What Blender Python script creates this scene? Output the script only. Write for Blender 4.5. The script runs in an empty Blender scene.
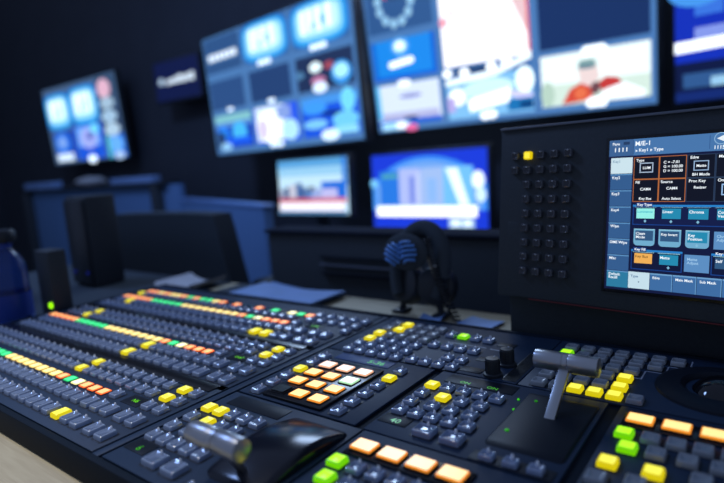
import bpy, bmesh, math, random
from mathutils import Vector, Matrix
random.seed(7)
SC = bpy.context.scene
COL = SC.collection
S = 0.22                      # one layout unit of the desk in metres
ZT = 0.81 + .014 * S          # height of the button tops
DESK = 0.81 - 0.14 * S
def U(x, y, z=0.0): return Vector((x * S, y * S, ZT + z * S))

# ------------------------------------------------------------------ materials
def lin(c):
    return tuple(((v / 255) / 12.92 if v / 255 <= .04045 else ((v / 255 + .055) / 1.055) ** 2.4) for v in c)
MATS = {}
def pbr(name, rgb, rough=.5, metal=0., spec=.5, coat=0., noise=None, bump=None, trans=0., emit=None, es=0., ior=1.45, alpha=1.):
    if name in MATS: return MATS[name]
    m = bpy.data.materials.new(name); m.use_nodes = True
    nt = m.node_tree; b = nt.nodes['Principled BSDF']
    b.inputs['Base Color'].default_value = (*rgb, 1); b.inputs['Roughness'].default_value = rough
    b.inputs['Metallic'].default_value = metal; b.inputs['Specular IOR Level'].default_value = spec
    b.inputs['Coat Weight'].default_value = coat; b.inputs['Coat Roughness'].default_value = .06
    b.inputs['Transmission Weight'].default_value = trans; b.inputs['IOR'].default_value = ior
    b.inputs['Alpha'].default_value = alpha
    if emit:
        b.inputs['Emission Color'].default_value = (*emit, 1); b.inputs['Emission Strength'].default_value = es
    if noise:
        sc, amt = noise
        tc = nt.nodes.new('ShaderNodeTexCoord'); nz = nt.nodes.new('ShaderNodeTexNoise')
        nz.inputs['Scale'].default_value = sc; nz.inputs['Detail'].default_value = 3
        mx = nt.nodes.new('ShaderNodeMix'); mx.data_type = 'RGBA'
        mx.inputs['A'].default_value = (*[v * (1 - amt) for v in rgb], 1)
        mx.inputs['B'].default_value = (*[min(1, v * (1 + amt)) for v in rgb], 1)
        nt.links.new(tc.outputs['Object'], nz.inputs['Vector'])
        nt.links.new(nz.outputs['Fac'], mx.inputs['Factor'])
        nt.links.new(mx.outputs['Result'], b.inputs['Base Color'])
        if bump:
            bp = nt.nodes.new('ShaderNodeBump'); bp.inputs['Strength'].default_value = bump; bp.inputs['Distance'].default_value = .0005
            nt.links.new(nz.outputs['Fac'], bp.inputs['Height']); nt.links.new(bp.outputs['Normal'], b.inputs['Normal'])
    MATS[name] = m
    return m
def glow(c, s=1.0, rough=.3):
    """something that gives off light: a lit lens, a lamp, a piece of a screen"""
    k = 'light_%d_%d_%d_%d' % (*c, round(s * 100))
    return pbr(k, tuple(v * .25 for v in lin(c)), rough, emit=lin(c), es=s)
def scr(c, s=1.0):
    k = 'screen_%d_%d_%d_%d' % (*c, round(s * 100))
    if k in MATS: return MATS[k]
    m = pbr(k, (.005, .005, .006), .35, spec=.2, emit=lin(c), es=s)
    return m

def wood_mat():
    m = bpy.data.materials.new('pale_beech'); m.use_nodes = True; nt = m.node_tree; b = nt.nodes['Principled BSDF']
    tc = nt.nodes.new('ShaderNodeTexCoord'); mp = nt.nodes.new('ShaderNodeMapping'); mp.inputs['Scale'].default_value = (2.2, 30, 8)
    mp.inputs['Rotation'].default_value = (0, 0, .12)
    n1 = nt.nodes.new('ShaderNodeTexNoise'); n1.inputs['Scale'].default_value = 4; n1.inputs['Detail'].default_value = 5; n1.inputs['Distortion'].default_value = 1.4
    cr = nt.nodes.new('ShaderNodeValToRGB')
    cr.color_ramp.elements[0].position = .3; cr.color_ramp.elements[0].color = (.38, .32, .20, 1)
    cr.color_ramp.elements[1].position = .7; cr.color_ramp.elements[1].color = (.49, .435, .285, 1)
    nt.links.new(tc.outputs['Object'], mp.inputs['Vector']); nt.links.new(mp.outputs['Vector'], n1.inputs['Vector'])
    nt.links.new(n1.outputs['Fac'], cr.inputs['Fac']); nt.links.new(cr.outputs['Color'], b.inputs['Base Color'])
    b.inputs['Roughness'].default_value = .5
    return m

M = dict(
    plate=pbr('charcoal_panel', (.015, .031, .064), .5, spec=.2, noise=(900, .25), bump=.15),
    chassis=pbr('black_chassis', (.008, .014, .024), .6, spec=.06, noise=(500, .15)),
    groove=pbr('groove_black', (.014, .018, .026), .5, spec=.2),
    gloss=pbr('gloss_black', (.006, .007, .010), .24, spec=.5),
    dome=pbr('piano_black', (.006, .008, .016), .2, spec=.45),
    collar=pbr('button_well', (.010, .013, .020), .5, spec=.3),
    cap=pbr('smoky_cap', (.24, .31, .45), .20, spec=1., coat=1.),
    capin=pbr('smoky_cap_centre', (.14, .19, .30), .14, spec=1., coat=1.),
    capgrey=pbr('grey_cap', (.28, .305, .335), .3, spec=.6, coat=.4),
    capgreyin=pbr('grey_cap_centre', (.21, .235, .265), .3, spec=.6, coat=.4),
    nub=pbr('white_glint_nub', (.9, .93, .98), .2, spec=1.),  # near-white colour paints the glint on the rear of each cap
    alu=pbr('brushed_aluminium', (.42, .43, .44), .34, metal=1., noise=(60, .06)),
    darkalu=pbr('dark_metal_bar', (.045, .052, .068), .3, metal=.0, spec=.8, coat=.3),
    black=pbr('matt_black', (.034, .042, .050), .6, spec=.3, noise=(300, .2)),
    blackplastic=pbr('black_plastic', (.020, .025, .032), .4, spec=.4),
    wallm=pbr('dark_wall_paint', (.040, .046, .060), .8, spec=.2, noise=(6, .12)),
    floorm=pbr('dark_carpet', (.03, .032, .042), .9, spec=.1, noise=(120, .35), bump=.3),
    bluepanel=pbr('blue_partition_cloth', (.10, .19, .36), .85, spec=.1, noise=(200, .12)),
    paper=pbr('white_paper', (.62, .65, .70), .6, spec=.3, noise=(15, .05)),
    greypaper=pbr('grey_card', (.42, .43, .46), .7, spec=.2, noise=(20, .15)),
    bluepaper=pbr('blue_sheet', (.20, .33, .60), .5, spec=.4, noise=(25, .2)),
    foam=pbr('black_foam', (.050, .062, .075), .9, spec=.1),
    bluerib=pbr('blue_ribbed_cushion', (.10, .28, .70), .5, spec=.4),
    water=pbr('clear_bottle_plastic', (.10, .20, .62), .06, spec=.6, trans=.9, ior=1.33),
    bluelabel=pbr('blue_bottle_label', (.02, .055, .32), .35, spec=.5),
    red=pbr('dark_red_edge', (.12, .012, .016), .4, spec=.4),
    print=pbr('pale_print', (.30, .34, .42), .5),
    edge=pbr('edge_highlight_grey', (.10, .115, .15), .35, spec=.7),  # paler grey paints the light caught along the menu panel's top bevel
    ball=pbr('trackball_black', (.004, .005, .008), .05, spec=.6),
    wood=wood_mat(),
)
M['gloss2'] = pbr('black_slot_plate', (.010, .014, .022), .42, spec=.12)
M['matte'] = pbr('dead_black', (.018, .022, .034), .9, spec=.03)
Y_ = lambda: glow((250, 226, 20), 1.0)
GLOW = dict(yellow=((236, 216, 10), (246, 244, 84)), amber=((252, 150, 40), (255, 226, 145)),
            lime=((120, 225, 0), (185, 255, 40)), green=((30, 190, 105), (70, 225, 140)),
            orange=((240, 95, 25), (255, 178, 120)), cream=((240, 205, 110), (250, 226, 150)),
            pale=((235, 225, 150), (250, 245, 200)), pink=((255, 190, 150), (255, 232, 215)), white=((190, 240, 190), (240, 255, 235)),
            bluelit=((40, 95, 170), (75, 135, 205)))

# ------------------------------------------------------------------ object helpers
def link(o, parent=None, loc=None):
    COL.objects.link(o)
    if loc is not None: o.location = loc
    if parent is not None:
        o.parent = parent
        o.location = Vector(o.location) - world_loc(parent) if loc is not None else o.location
    return o
def world_loc(o):
    v = Vector(o.location)
    while o.parent: o = o.parent; v = v + Vector(o.location)
    return v
def thing(name, label, cat, loc=(0, 0, 0), group=None, rot=None):
    o = bpy.data.objects.new(name, None); o.empty_display_size = .02
    COL.objects.link(o); o.location = loc
    if rot: o.rotation_euler = rot
    o['label'] = label; o['category'] = cat
    if group: o['group'] = group
    return o
def tag(o, label, cat, group=None):
    o['label'] = label; o['category'] = cat
    if group: o['group'] = group
    return o
def mesh_of(bm, name, mats, smooth=True, ang=35):
    bmesh.ops.remove_doubles(bm, verts=bm.verts, dist=1e-6)
    bmesh.ops.recalc_face_normals(bm, faces=bm.faces)
    me = bpy.data.meshes.new(name); bm.to_mesh(me); bm.free()
    for m in mats: me.materials.append(m)
    if smooth:
        me.polygons.foreach_set('use_smooth', [True] * len(me.polygons))
        me.set_sharp_from_angle(angle=math.radians(ang))
    return me
def obj(name, bm, mats, parent=None, loc=None, smooth=True, ang=35, label=None, recalc=True):
    if not isinstance(mats, (list, tuple)): mats = [mats]
    o = bpy.data.objects.new(name, mesh_of(bm, name, mats, smooth, ang))
    link(o, parent, loc)
    if label: o['label'] = label
    return o
def struct(name, bm, mats, loc=(0, 0, 0)):
    o = obj(name, bm, mats, None, loc); o['kind'] = 'structure'; return o

def box(bm, x0, x1, y0, y1, z0, z1, bev=0., mi=0, seg=2, mat=None):
    b = bmesh.new()
    vs = [b.verts.new((x, y, z)) for z in (z0, z1) for y in (y0, y1) for x in (x0, x1)]
    for f in ((0, 1, 3, 2), (4, 6, 7, 5), (0, 4, 5, 1), (2, 3, 7, 6), (0, 2, 6, 4), (1, 5, 7, 3)): b.faces.new([vs[i] for i in f])
    bmesh.ops.recalc_face_normals(b, faces=b.faces)
    if bev: bmesh.ops.bevel(b, geom=list(b.edges), offset=bev, segments=seg, affect='EDGES', profile=.5)
    merge(bm, b, mi, mat)
def merge(bm, b, mi=None, mat=None):
    if mat is not None: bmesh.ops.transform(b, matrix=mat, verts=b.verts)
    mp = {v: bm.verts.new(v.co) for v in b.verts}
    for f in b.faces:
        try: g = bm.faces.new([mp[v] for v in f.verts]); g.material_index = f.material_index if mi is None else mi
        except ValueError: pass
    b.free()
def cyl(bm, p0, p1, r0, r1=None, seg=24, caps=True, mi=0, bev=0.):
    r1 = r0 if r1 is None else r1
    p0 = Vector(p0); p1 = Vector(p1); d = p1 - p0; L = d.length
    prof = [(r0, 0), (r1, L)] if not bev else [(r0 - bev, 0), (r0 - bev * .3, bev * .3), (r0, bev), (r1, L - bev), (r1 - bev * .3, L - bev * .3), (r1 - bev, L)]
    lathe(bm, prof, seg, mi, Matrix.Translation(p0) @ d.to_track_quat('Z', 'Y').to_matrix().to_4x4(), caps)
def lathe(bm, prof, seg=32, mi=0, mat=None, caps=True):
    b = bmesh.new(); rings = []
    for r, z in prof:
        rings.append([b.verts.new((r * math.cos(2 * math.pi * i / seg), r * math.sin(2 * math.pi * i / seg), z)) for i in range(seg)])
    for a, c in zip(rings, rings[1:]):
        for i in range(seg): b.faces.new([a[i], a[(i + 1) % seg], c[(i + 1) % seg], c[i]])
    if caps:
        b.faces.new(rings[0][::-1]); b.faces.new(rings[-1])
    merge(bm, b, mi, mat)
def tube(bm, pts, r, seg=10, mi=0):
    pts = [Vector(p) for p in pts]; rings = []
    up = Vector((.13, .31, .94))
    for i, p in enumerate(pts):
        t = (pts[min(i + 1, len(pts) - 1)] - pts[max(i - 1, 0)]).normalized()
        a = t.cross(up).normalized(); c = t.cross(a)
        rr = r(i / (len(pts) - 1)) if callable(r) else r
        rings.append([bm.verts.new(p + (a * math.cos(2 * math.pi * k / seg) + c * math.sin(2 * math.pi * k / seg)) * rr) for k in range(seg)])
    for A, B in zip(rings, rings[1:]):
        for k in range(seg):
            f = bm.faces.new([A[k], A[(k + 1) % seg], B[(k + 1) % seg], B[k]]); f.material_index = mi
    for R_ in (rings[0][::-1], rings[-1]):
        f = bm.faces.new(R_); f.material_index = mi
def rrect(w, d, r, n=3):
    out = []
    for cx, cy, a0 in ((w / 2 - r, d / 2 - r, 0), (-w / 2 + r, d / 2 - r, 90), (-w / 2 + r, -d / 2 + r, 180), (w / 2 - r, -d / 2 + r, 270)):
        for i in range(n + 1):
            a = math.radians(a0 + 90 * i / n); out.append((cx + r * math.cos(a), cy + r * math.sin(a)))
    return out
def loft(bm, loops, mis, cap_mi=0):
    """loops: list of (w, d, r, z); mis: material per band"""
    rings = [[bm.verts.new((x, y, z)) for x, y in rrect(w, d, r)] for w, d, r, z in loops]
    for k, (a, c) in enumerate(zip(rings, rings[1:])):
        n = len(a)
        for i in range(n):
            f = bm.faces.new([a[i], a[(i + 1) % n], c[(i + 1) % n], c[i]]); f.material_index = mis[k]
    f = bm.faces.new(rings[-1]); f.material_index = cap_mi

_TXT = {}
def text_geo(s, bold=.012):
    if (s, bold) not in _TXT:
        cu = bpy.data.curves.new('t', 'FONT'); cu.body = s; cu.size = 1; cu.offset = bold; cu.resolution_u = 3; cu.align_x = 'LEFT'
        o = bpy.data.objects.new('t', cu); COL.objects.link(o)
        dg = bpy.context.evaluated_depsgraph_get(); me = bpy.data.meshes.new_from_object(o.evaluated_get(dg))
        _TXT[(s, bold)] = ([Vector(v.co) for v in me.vertices], [tuple(p.vertices) for p in me.polygons])
        bpy.data.objects.remove(o); bpy.data.meshes.remove(me); bpy.data.curves.remove(cu)
    return _TXT[(s, bold)]
def add_text(bm, s, size, mat, mi=0, align='l', bold=.012, sx=1.):
    vs, fs = text_geo(s, bold)
    w = max((v.x for v in vs), default=0) - min((v.x for v in vs), default=0)
    off = {'l': 0, 'c': -w * size * sx / 2, 'r': -w * size * sx}[align]
    nv = [bm.verts.new(mat @ Vector((v.x * size * sx + off, v.y * size, 0))) for v in vs]
    for f in fs:
        try: g = bm.faces.new([nv[i] for i in f]); g.material_index = mi
        except ValueError: pass

# ------------------------------------------------------------------ room
b = bmesh.new(); box(b, -7, 3.2, -1.6, 2.55, -.04, 0); struct('floor', b, M['floorm'])
b = bmesh.new(); box(b, -7, 3.2, 2.45, 2.55, 0, 3.8); struct('wall_back', b, M['wallm'])
b = bmesh.new(); box(b, -7, -6.9, -1.6, 2.45, 0, 3.8); struct('wall_left', b, M['wallm'])
b = bmesh.new(); box(b, -6.9, 3.2, 2.43, 2.45, 0, .09, .004); struct('baseboard_back', b, M['black'])

# ------------------------------------------------------------------ desk
dk = thing('desk', 'pale wooden desk under the whole video mixing console', 'desk', (-.6, .4, 0))
b = bmesh.new(); box(b, -.985, .95, .04, .785, DESK - .03, DESK, .003); obj('desktop', b, M['wood'], dk, (0, 0, 0))
for x in (-.93, .86):
    for y in (.12, .70):
        b = bmesh.new(); box(b, x - .03, x + .03, y - .03, y + .03, 0, DESK - .03, .004); obj('leg', b, M['black'], dk, (0, 0, 0))
b = bmesh.new(); box(b, -.90, .83,   .74, .75, .3, DESK - .03, .002); obj('modesty_panel', b, M['black'], dk, (0, 0, 0))

st = thing('added_dark_table', 'black table added to keep the area left of the console dark, under the bottle and computer', 'table', (-1.37, .4, 0))  # added black table, keeps the surface left of the console dark
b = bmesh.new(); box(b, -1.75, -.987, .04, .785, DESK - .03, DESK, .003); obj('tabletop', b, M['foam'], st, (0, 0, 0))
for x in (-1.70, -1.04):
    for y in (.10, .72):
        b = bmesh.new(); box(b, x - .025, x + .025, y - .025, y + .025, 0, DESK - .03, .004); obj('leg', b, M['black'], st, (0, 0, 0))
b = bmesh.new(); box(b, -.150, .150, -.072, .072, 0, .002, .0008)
tag(obj('added_dark_mat', b, M['foam'], None, Vector((-.80, .708, DESK + .0003))), 'black mat added to darken the desk under the blue sheets behind the console', 'mat')  # added black sheet so the wood behind the console stays dark

# ------------------------------------------------------------------ console buttons
BT = {}   # kind: (w, d, h above panel, flat)
KIND = dict(xpt=(.062, .074, .022), sel=(.060, .058, .019), key=(.057, .060, .019), big=(.080, .072, .024),
            small=(.052, .046, .022), lcd=(.061, .056, .008), lcdkey=(.078, .068, .013), lamp=(.090, .070, .016), grey=(.060, .062, .022))
def button_mesh(kind, lit):
    k = (kind, lit)
    if k in BT: return BT[k]
    w, d, h = KIND[kind]; b = bmesh.new(); z0 = -.0305
    flat = kind in ('lcd', 'lcdkey', 'lamp')
    if lit:
        c0, c1 = GLOW[lit]; s0, s1 = {'lcd': (1.3, 1.7), 'lcdkey': (.9, 1.3), 'lamp': (.9, 1.25)}.get(kind, (.78, 1.12))
        mats = [M['collar'], glow(c0, s0), glow(c1, s1), M['nub']]
    else:
        g = kind == 'grey'
        mats = [M['collar'], M['capgrey' if g else 'cap'], M['capgreyin' if g else 'capin'], M['nub']]
        if flat: mats = [M['collar'], M['gloss'], M['gloss'], M['nub']]
    top = z0 + h; e = .006
    if flat:
        loft(b, [(w + .008, d + .008, .006, z0 - .004), (w + .008, d + .008, .006, z0 + h * .5), (w, d, .006, z0 + h * .5), (w - .001, d - .001, .006, top - .002), (w - .004, d - .004, .005, top), (w - .010, d - .010, .004, top)],
             [0, 0, 1, 1, 1], 2)
    else:
        loft(b, [(w + .014, d + .014, .007, z0 - .003), (w + .014, d + .014, .007, z0 + .0015), (w, d, .006, z0 + .002), (w - .002, d - .002, .006, top - .006),
                 (w - .005, d - .005, .006, top - .002), (w - .011, d - .011, .005, top), (w - .015, d - .015, .005, top - .0005), (w - .024, d - .024, .004, top - .0035), (w - .036, d - .036, .003, top - .0055), (w * .15, d * .15, .002, top - .0065)],
             [0, 0, 1, 1, 1, 1, 2, 2, 2], 2)
        sp = bmesh.new(); bmesh.ops.create_uvsphere(sp, u_segments=12, v_segments=8, radius=.0085)
        if not lit and kind != 'grey': merge(b, sp, 3, Matrix.Translation((0, d / 2 - .009, top)) @ Matrix.Diagonal((.65, .65, 1.5, 1)))  # white bead stands in for the highlight at the rear edge
        else: sp.free()
    bmesh.ops.scale(b, vec=(S, S, S), verts=b.verts)
    bm2 = b
    bmesh.ops.recalc_face_normals(bm2, faces=bm2.faces)
    me = bpy.data.meshes.new(kind + '_button'); bm2.to_mesh(me); bm2.free()
    for m in mats: me.materials.append(m)
    me.polygons.foreach_set('use_smooth', [True] * len(me.polygons)); me.set_sharp_from_angle(angle=math.radians(30))
    BT[k] = me
    return me
LITNAME = dict(yellow='button lit yellow', amber='key lit amber', lime='button lit lime green', green='display lit green', orange='display lit orange',
               cream='display lit pale yellow', pale='display lit cream white', pink='key lit pinkish white', white='key lit greenish white', bluelit='display lit dim blue')
def btn(parent, name, kind, x, y, lit=None):
    o = bpy.data.objects.new(name, button_mesh(kind, lit)); link(o, parent, U(x, y, 0))
    if lit: o['label'] = LITNAME[lit]
    return o
def plate(parent, x0, x1, y0, y1, name='face_plate', mat='plate', zt=-.03, th=.012, bev=.0035):
    b = bmesh.new(); box(b, x0 * S, x1 * S, y0 * S, y1 * S, ZT + (zt - th) * S, ZT + zt * S, bev * S)
    return obj(name, b, M[mat], parent, (0, 0, 0))
def display(parent, x0, x1, y0, y1, txt=None, size=.05, tx=None, ty=None, name='readout_display', col=(70, 190, 25), mat='gloss2', s=.6):
    b = bmesh.new(); box(b, x0 * S, x1 * S, y0 * S, y1 * S, ZT - .0305 * S, ZT - .0275 * S, .001 * S)
    o = obj(name, b, M[mat], parent, (0, .010 * S, 0))
    if txt:
        t = bmesh.new()
        add_text(t, txt, size * S, Matrix.Translation(U(tx if tx is not None else (x0 + x1) / 2, ty if ty is not None else (y0 + y1) / 2 - size * .35, -.0268)), 0, 'c', .004)
        obj('readout_digits', t, glow(col, s), o, (0, .010 * S, 0), smooth=False, label='green lit readout characters')
    return o
def led(parent, x, y, col=(60, 190, 20), r=.006, s=1., name='indicator_light'):
    b = bmesh.new(); lathe(b, [(r * S, 0), (r * S, .003 * S), (r * .6 * S, .006 * S)], 12)
    return obj(name, b, glow(col, s), parent, U(x, y, -.03))

# chassis
ch = thing('mixer_chassis', 'low black chassis of the big video mixing console with a plain front skirt', 'console', U(-2, 1.9, -.14))
b = bmesh.new()
box(b, -4.60 * S, .75 * S, .862 * S, 2.86 * S, DESK + .0005, ZT - .045 * S, .006 * S)
obj('base_tray', b, M['chassis'], ch, (0, 0, 0))
b = bmesh.new(); box(b, -4.60 * S, .75 * S, .845 * S, .878 * S, DESK + .0005, ZT - .028 * S, .008 * S); obj('front_skirt', b, M['chassis'], ch, (0, 0, 0))
b = bmesh.new(); box(b, -4.60 * S, .75 * S, 2.845 * S, 2.875 * S, DESK + .0005, ZT - .024 * S, .006 * S); obj('rear_rail', b, M['chassis'], ch, (0, 0, 0))
b = bmesh.new(); box(b, -4.615 * S, -4.585 * S, .845 * S, 2.875 * S, DESK + .0005, ZT - .022 * S, .006 * S); obj('side_rail', b, M['chassis'], ch, (0, 0, 0))
b = bmesh.new(); box(b, -2.052 * S, -2.008 * S, .88 * S, 2.842 * S, ZT - .046 * S, ZT - .0345 * S, .003 * S); obj('divider_strip', b, M['plate'], ch, (0, 0, 0))

# bus banks
XM = [-2.60 - .0845 * k for k in range(23)]
XR = [-2.505, -2.418, -2.331]; XE = [-2.213, -2.123]
LCD = ['orange'] * 5 + ['green'] * 5 + ['cream'] * 8 + ['orange', 'green', 'pale', 'orange', 'orange', 'orange']
def bank(y0, label, lits, txt, dy=0., far=False):
    t = thing('crosspoint_bank', label, 'control panel', U(-3.3, y0 + .25, -.045), 'rows of source buttons on the left of the console')
    yb = y0 + (.575 if not far else .62)
    plate(t, -4.58, -2.056, y0 - .09, yb)
    rows = [(0, 'xpt', 'crosspoint_button'), (.130, 'xpt', 'crosspoint_button'), (.342, 'sel', 'select_button'), (.437, 'sel', 'select_button')]
    if far: rows = rows[:2] + [(.335, 'sel', 'select_button')]
    for r, (dyr, kind, nm) in enumerate(rows):
        for x in XM + (XR if not far or r < 2 else []) + (XE if not far or r < 2 else []):
            btn(t, nm, kind, x, y0 + dyr, 'yellow' if any(abs(x - lx) < .042 and lr == r for lr, lx in lits) else None)
    for k in range(24):
        btn(t, 'source_display', 'lcd', -2.583 - .0845 * (23 - k), y0 + .233, LCD[k])
    btn(t, 'select_button', 'sel', -2.478, y0 + .245)
    display(t, -2.40, -2.265, y0 + .205, y0 + .285, txt, .036, col=(110, 225, 20), s=.9)
    if not far:
        for x in XE: btn(t, 'select_button', 'sel', x, y0 + .250)
        b = bmesh.new(); box(b, -4.57 * S, -2.10 * S, (y0 + .488) * S, (y0 + .560) * S, ZT - .0302 * S, ZT - .024 * S, .0015 * S)
        obj('gloss_strip', b, M['gloss'], t, (0, 0, 0))
    else:
        for yy, n in ((.245, 1), (.345, 5), (.445, 5)):
            for i in range(5 - n, 5): btn(t, 'select_button', 'sel', -2.44 + .094 * i - (0 if yy > .3 else 0), y0 + yy)
        seq = ['orange', 'green', 'pale', None, 'green', None, 'orange', None, None, 'orange', None, 'orange', 'cream', 'green', 'green', 'orange', 'green', 'orange', 'cream', 'cream', 'orange', 'cream', 'orange', 'orange']
        for j, c in enumerate(seq):
            btn(t, 'source_display', 'lcd', -2.525 - .0845 * j, y0 + .425, c or 'bluelit' if c else None)
    return t
bank(.973, 'frontmost bank of button rows on the left of the console, nearest the wood', [(0, -2.505), (2, -3.06), (3, -3.06), (2, -2.213), (3, -2.213)], 'N6')
bank(1.590, 'middle bank of button rows on the left, with six orange displays at its far end', [(0, -3.02), (1, -3.02), (2, -4.2), (3, -4.2), (2, -2.213), (3, -2.213)], '0-67')
bank(2.205, 'rearmost bank of button rows on the left with two rows of coloured displays', [(0, -2.505), (0, -2.60), (1, -4.29), (2, -4.45)], '1-44', far=True)

# transition sections (two alike, one set back to the right of the other)
def dome_geo(x0, x1, y0, y1, hz, r):
    b = bmesh.new(); n = 26; rings = []; e = .022
    for i in range(n + 1):
        f = i / n; y = y0 + (y1 - y0) * f
        z = -.030 + hz * math.sin(math.pi * min(1, max(0, f))) ** (.8 if r > .02 else .25) + .0005
        tp = max(0, r - min(y - y0, y1 - y)) ; inset = r - math.sqrt(max(0, r * r - tp * tp))
        a, c = x0 + inset, x1 - inset
        sk = min(e, (z + .030) * .8)
        rings.append([b.verts.new((x * S, y * S, ZT + zz * S)) for x, zz in ((a, -.032), (a, z - sk), (a + sk * .3, z - sk * .3), (a + sk, z), (c - sk, z), (c - sk * .3, z - sk * .3), (c, z - sk), (c, -.032))])
    for A, B in zip(rings, rings[1:]):
        for k in range(7): b.faces.new([A[k], A[k + 1], B[k + 1], B[k]])
    return b
def transition(dx, dy, label, txt, thandle, armbase, leds, extra):
    hz, rnd = (.012, .010) if leds else (.052, .040)
    X = lambda x: x + dx
    Yv = lambda y: y + dy
    t = thing('transition_panel', label, 'control panel', U(X(-1.6), Yv(1.2), -.045), 'transition panels with fader levers')
    plate(t, X(-1.985), X(-1.245), Yv(.885), Yv(1.532))
    display(t, X(-2.005 + .03), X(-1.845), Yv(.955), Yv(1.030), txt, .046, X(-1.905), Yv(.967))
    for x, l in ((-1.755, None), (-1.640, None)): btn(t, 'cut_button', 'big', X(x), Yv(.966), l)
    for i in range(5): btn(t, 'transition_button', 'key', X(-1.936 + .0745 * i), Yv(1.075))
    for row, yy in ((1, 1.162), (2, 1.254)):
        btn(t, 'transition_button', 'key', X(-1.940), Yv(yy))
        for i in range(3): btn(t, 'transition_button', 'key', X(-1.838 + .085 * i), Yv(yy), 'yellow' if row == 2 and i == 0 else None)
    for i in range(5): btn(t, 'transition_button', 'key', X(-1.942 + .0765 * i), Yv(1.347), 'yellow' if i in extra else None)
    d = display(t, X(-1.925), X(-1.60), Yv(1.412), Yv(1.500), None)
    if leds:
        tb = bmesh.new()
        for xx in (-1.83, -1.70): add_text(tb, 'ON', .032 * S, Matrix.Translation(U(X(xx), Yv(1.435), -.0268)), 0, 'c', .004)
        obj('readout_digits', tb, glow((80, 200, 40), .7), d, (0, 0, 0), smooth=False, label='green lit ON ON lettering')
        for xx, yy in ((-1.562, 1.395), (-1.545, 1.30)): led(t, X(xx), Yv(yy), (60, 190, 20), .005)
    # fader unit
    dm = obj('fader_cover', dome_geo(X(-1.540), X(-1.262), Yv(1.005), Yv(1.482), hz, rnd), M['gloss2'] if leds else M['dome'], t, (0, 0, 0), ang=50)
    if leds:
        led(dm, X(-1.497), Yv(1.115), (50, 170, 30), .009, .6).location.z += .010 * S
        led(dm, X(-1.487), Yv(1.392), (50, 170, 30), .007, .4).location.z += .010 * S
    b = bmesh.new(); box(b, X(-1.545) * S, X(-1.262) * S, Yv(.8875) * S, Yv(.952) * S, ZT - .0302 * S, ZT - .026 * S, .002 * S)
    w = obj('button_well', b, M['groove'], t, (0, 0, 0))
    for i in range(3): btn(t, 'shortcut_button', 'small', X(-1.487 + .0835 * i), Yv(.921))
    # lever
    hx, hy, hz = thandle
    ax, ay, az = armbase
    lv = obj('fader_lever', arm_bm((ax, ay, az), (hx, hy, hz)), M['alu'], t, (0, 0, 0), label='flat silver lever arm')
    for sx in (-1, 1):
        g = bmesh.new()
        cyl(g, U(hx + sx * .010, hy, hz), U(hx + sx * .124, hy, hz), .039 * S, seg=40, bev=.004 * S)
        obj('handle_grip', g, M['grip'], lv, (0, 0, 0), ang=40)
    g = bmesh.new(); cyl(g, U(hx - .0098, hy, hz), U(hx + .0098, hy, hz),   .0386 * S, seg=40); obj('handle_collar', g, M['grip'], lv, (0, 0, 0), ang=40)
    return t
M['grip'] = pbr('satin_gunmetal', (.42, .43, .45), .33, metal=.85, spec=.8, noise=(40, .05))
def arm_bm(p, q):
    b = bmesh.new(); P = U(*p); Q = U(*q); d = (Q - P); L = d.length
    zz = d.normalized(); xx = Vector((1, 0, 0)); yy = zz.cross(xx).normalized()
    mt = Matrix((xx, yy, zz)).transposed().to_4x4(); mt.translation = P
    box(b, -.020 * S, .020 * S, -.010 * S, .010 * S, 0, L - .028 * S, .003 * S, mat=mt)
    return b
transition(0, 0, 'transition panel nearest the front with its lever pulled towards the viewer', '6', (-1.414, .992, .134), (-1.405, 1.075, -.014), False, (0, 1))
transition(.735, .655, 'transition panel in the middle with its silver lever pushed back', '40', (-.652, 2.122, .136), (-.660, 1.925, -.03), True, (0,))

# keypad panel
kp = thing('keypad_panel', 'keypad panel with a block of amber lit square keys', 'control panel', U(-1.63, 1.85, -.045))
plate(kp, -1.985, -1.295, 1.545, 2.185)
b = bmesh.new(); box(b, -1.842 * S, -1.492 * S, 1.562 * S, 2.035 * S, ZT - .0302 * S, ZT - .016 * S, .004 * S)
bz = obj('keypad_bezel', b, M['gloss'], kp, (0, 0, 0))
KC = [[None, 'amber', 'amber'], ['amber', 'amber', 'amber'], ['amber', 'amber', 'white'], ['pink', 'pink', 'pink']]
for r in range(4):
    for c in range(3):
        o = btn(kp, 'display_key', 'lcdkey', -1.779 + .1115 * c, 1.626 + .109 * r, KC[r][c])
        o.location.z += .012 * S
for i in range(6):
    btn(kp, 'keypad_side_button', 'key', -1.894, 1.590 + .0935 * i, 'yellow' if i == 3 else None)
    btn(kp, 'keypad_side_button', 'key', -1.421, 1.600 + .0935 * i, 'yellow' if i == 4 else None)
display(kp, -1.850, -1.505, 2.070, 2.150, '5-36', .055, -1.60, 2.090, mat='blueglass', col=(60, 190, 60), s=.8) if M.setdefault('blueglass', pbr('blue_tinted_glass', (.010, .040, .150), .45, spec=.3)) else None

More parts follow.
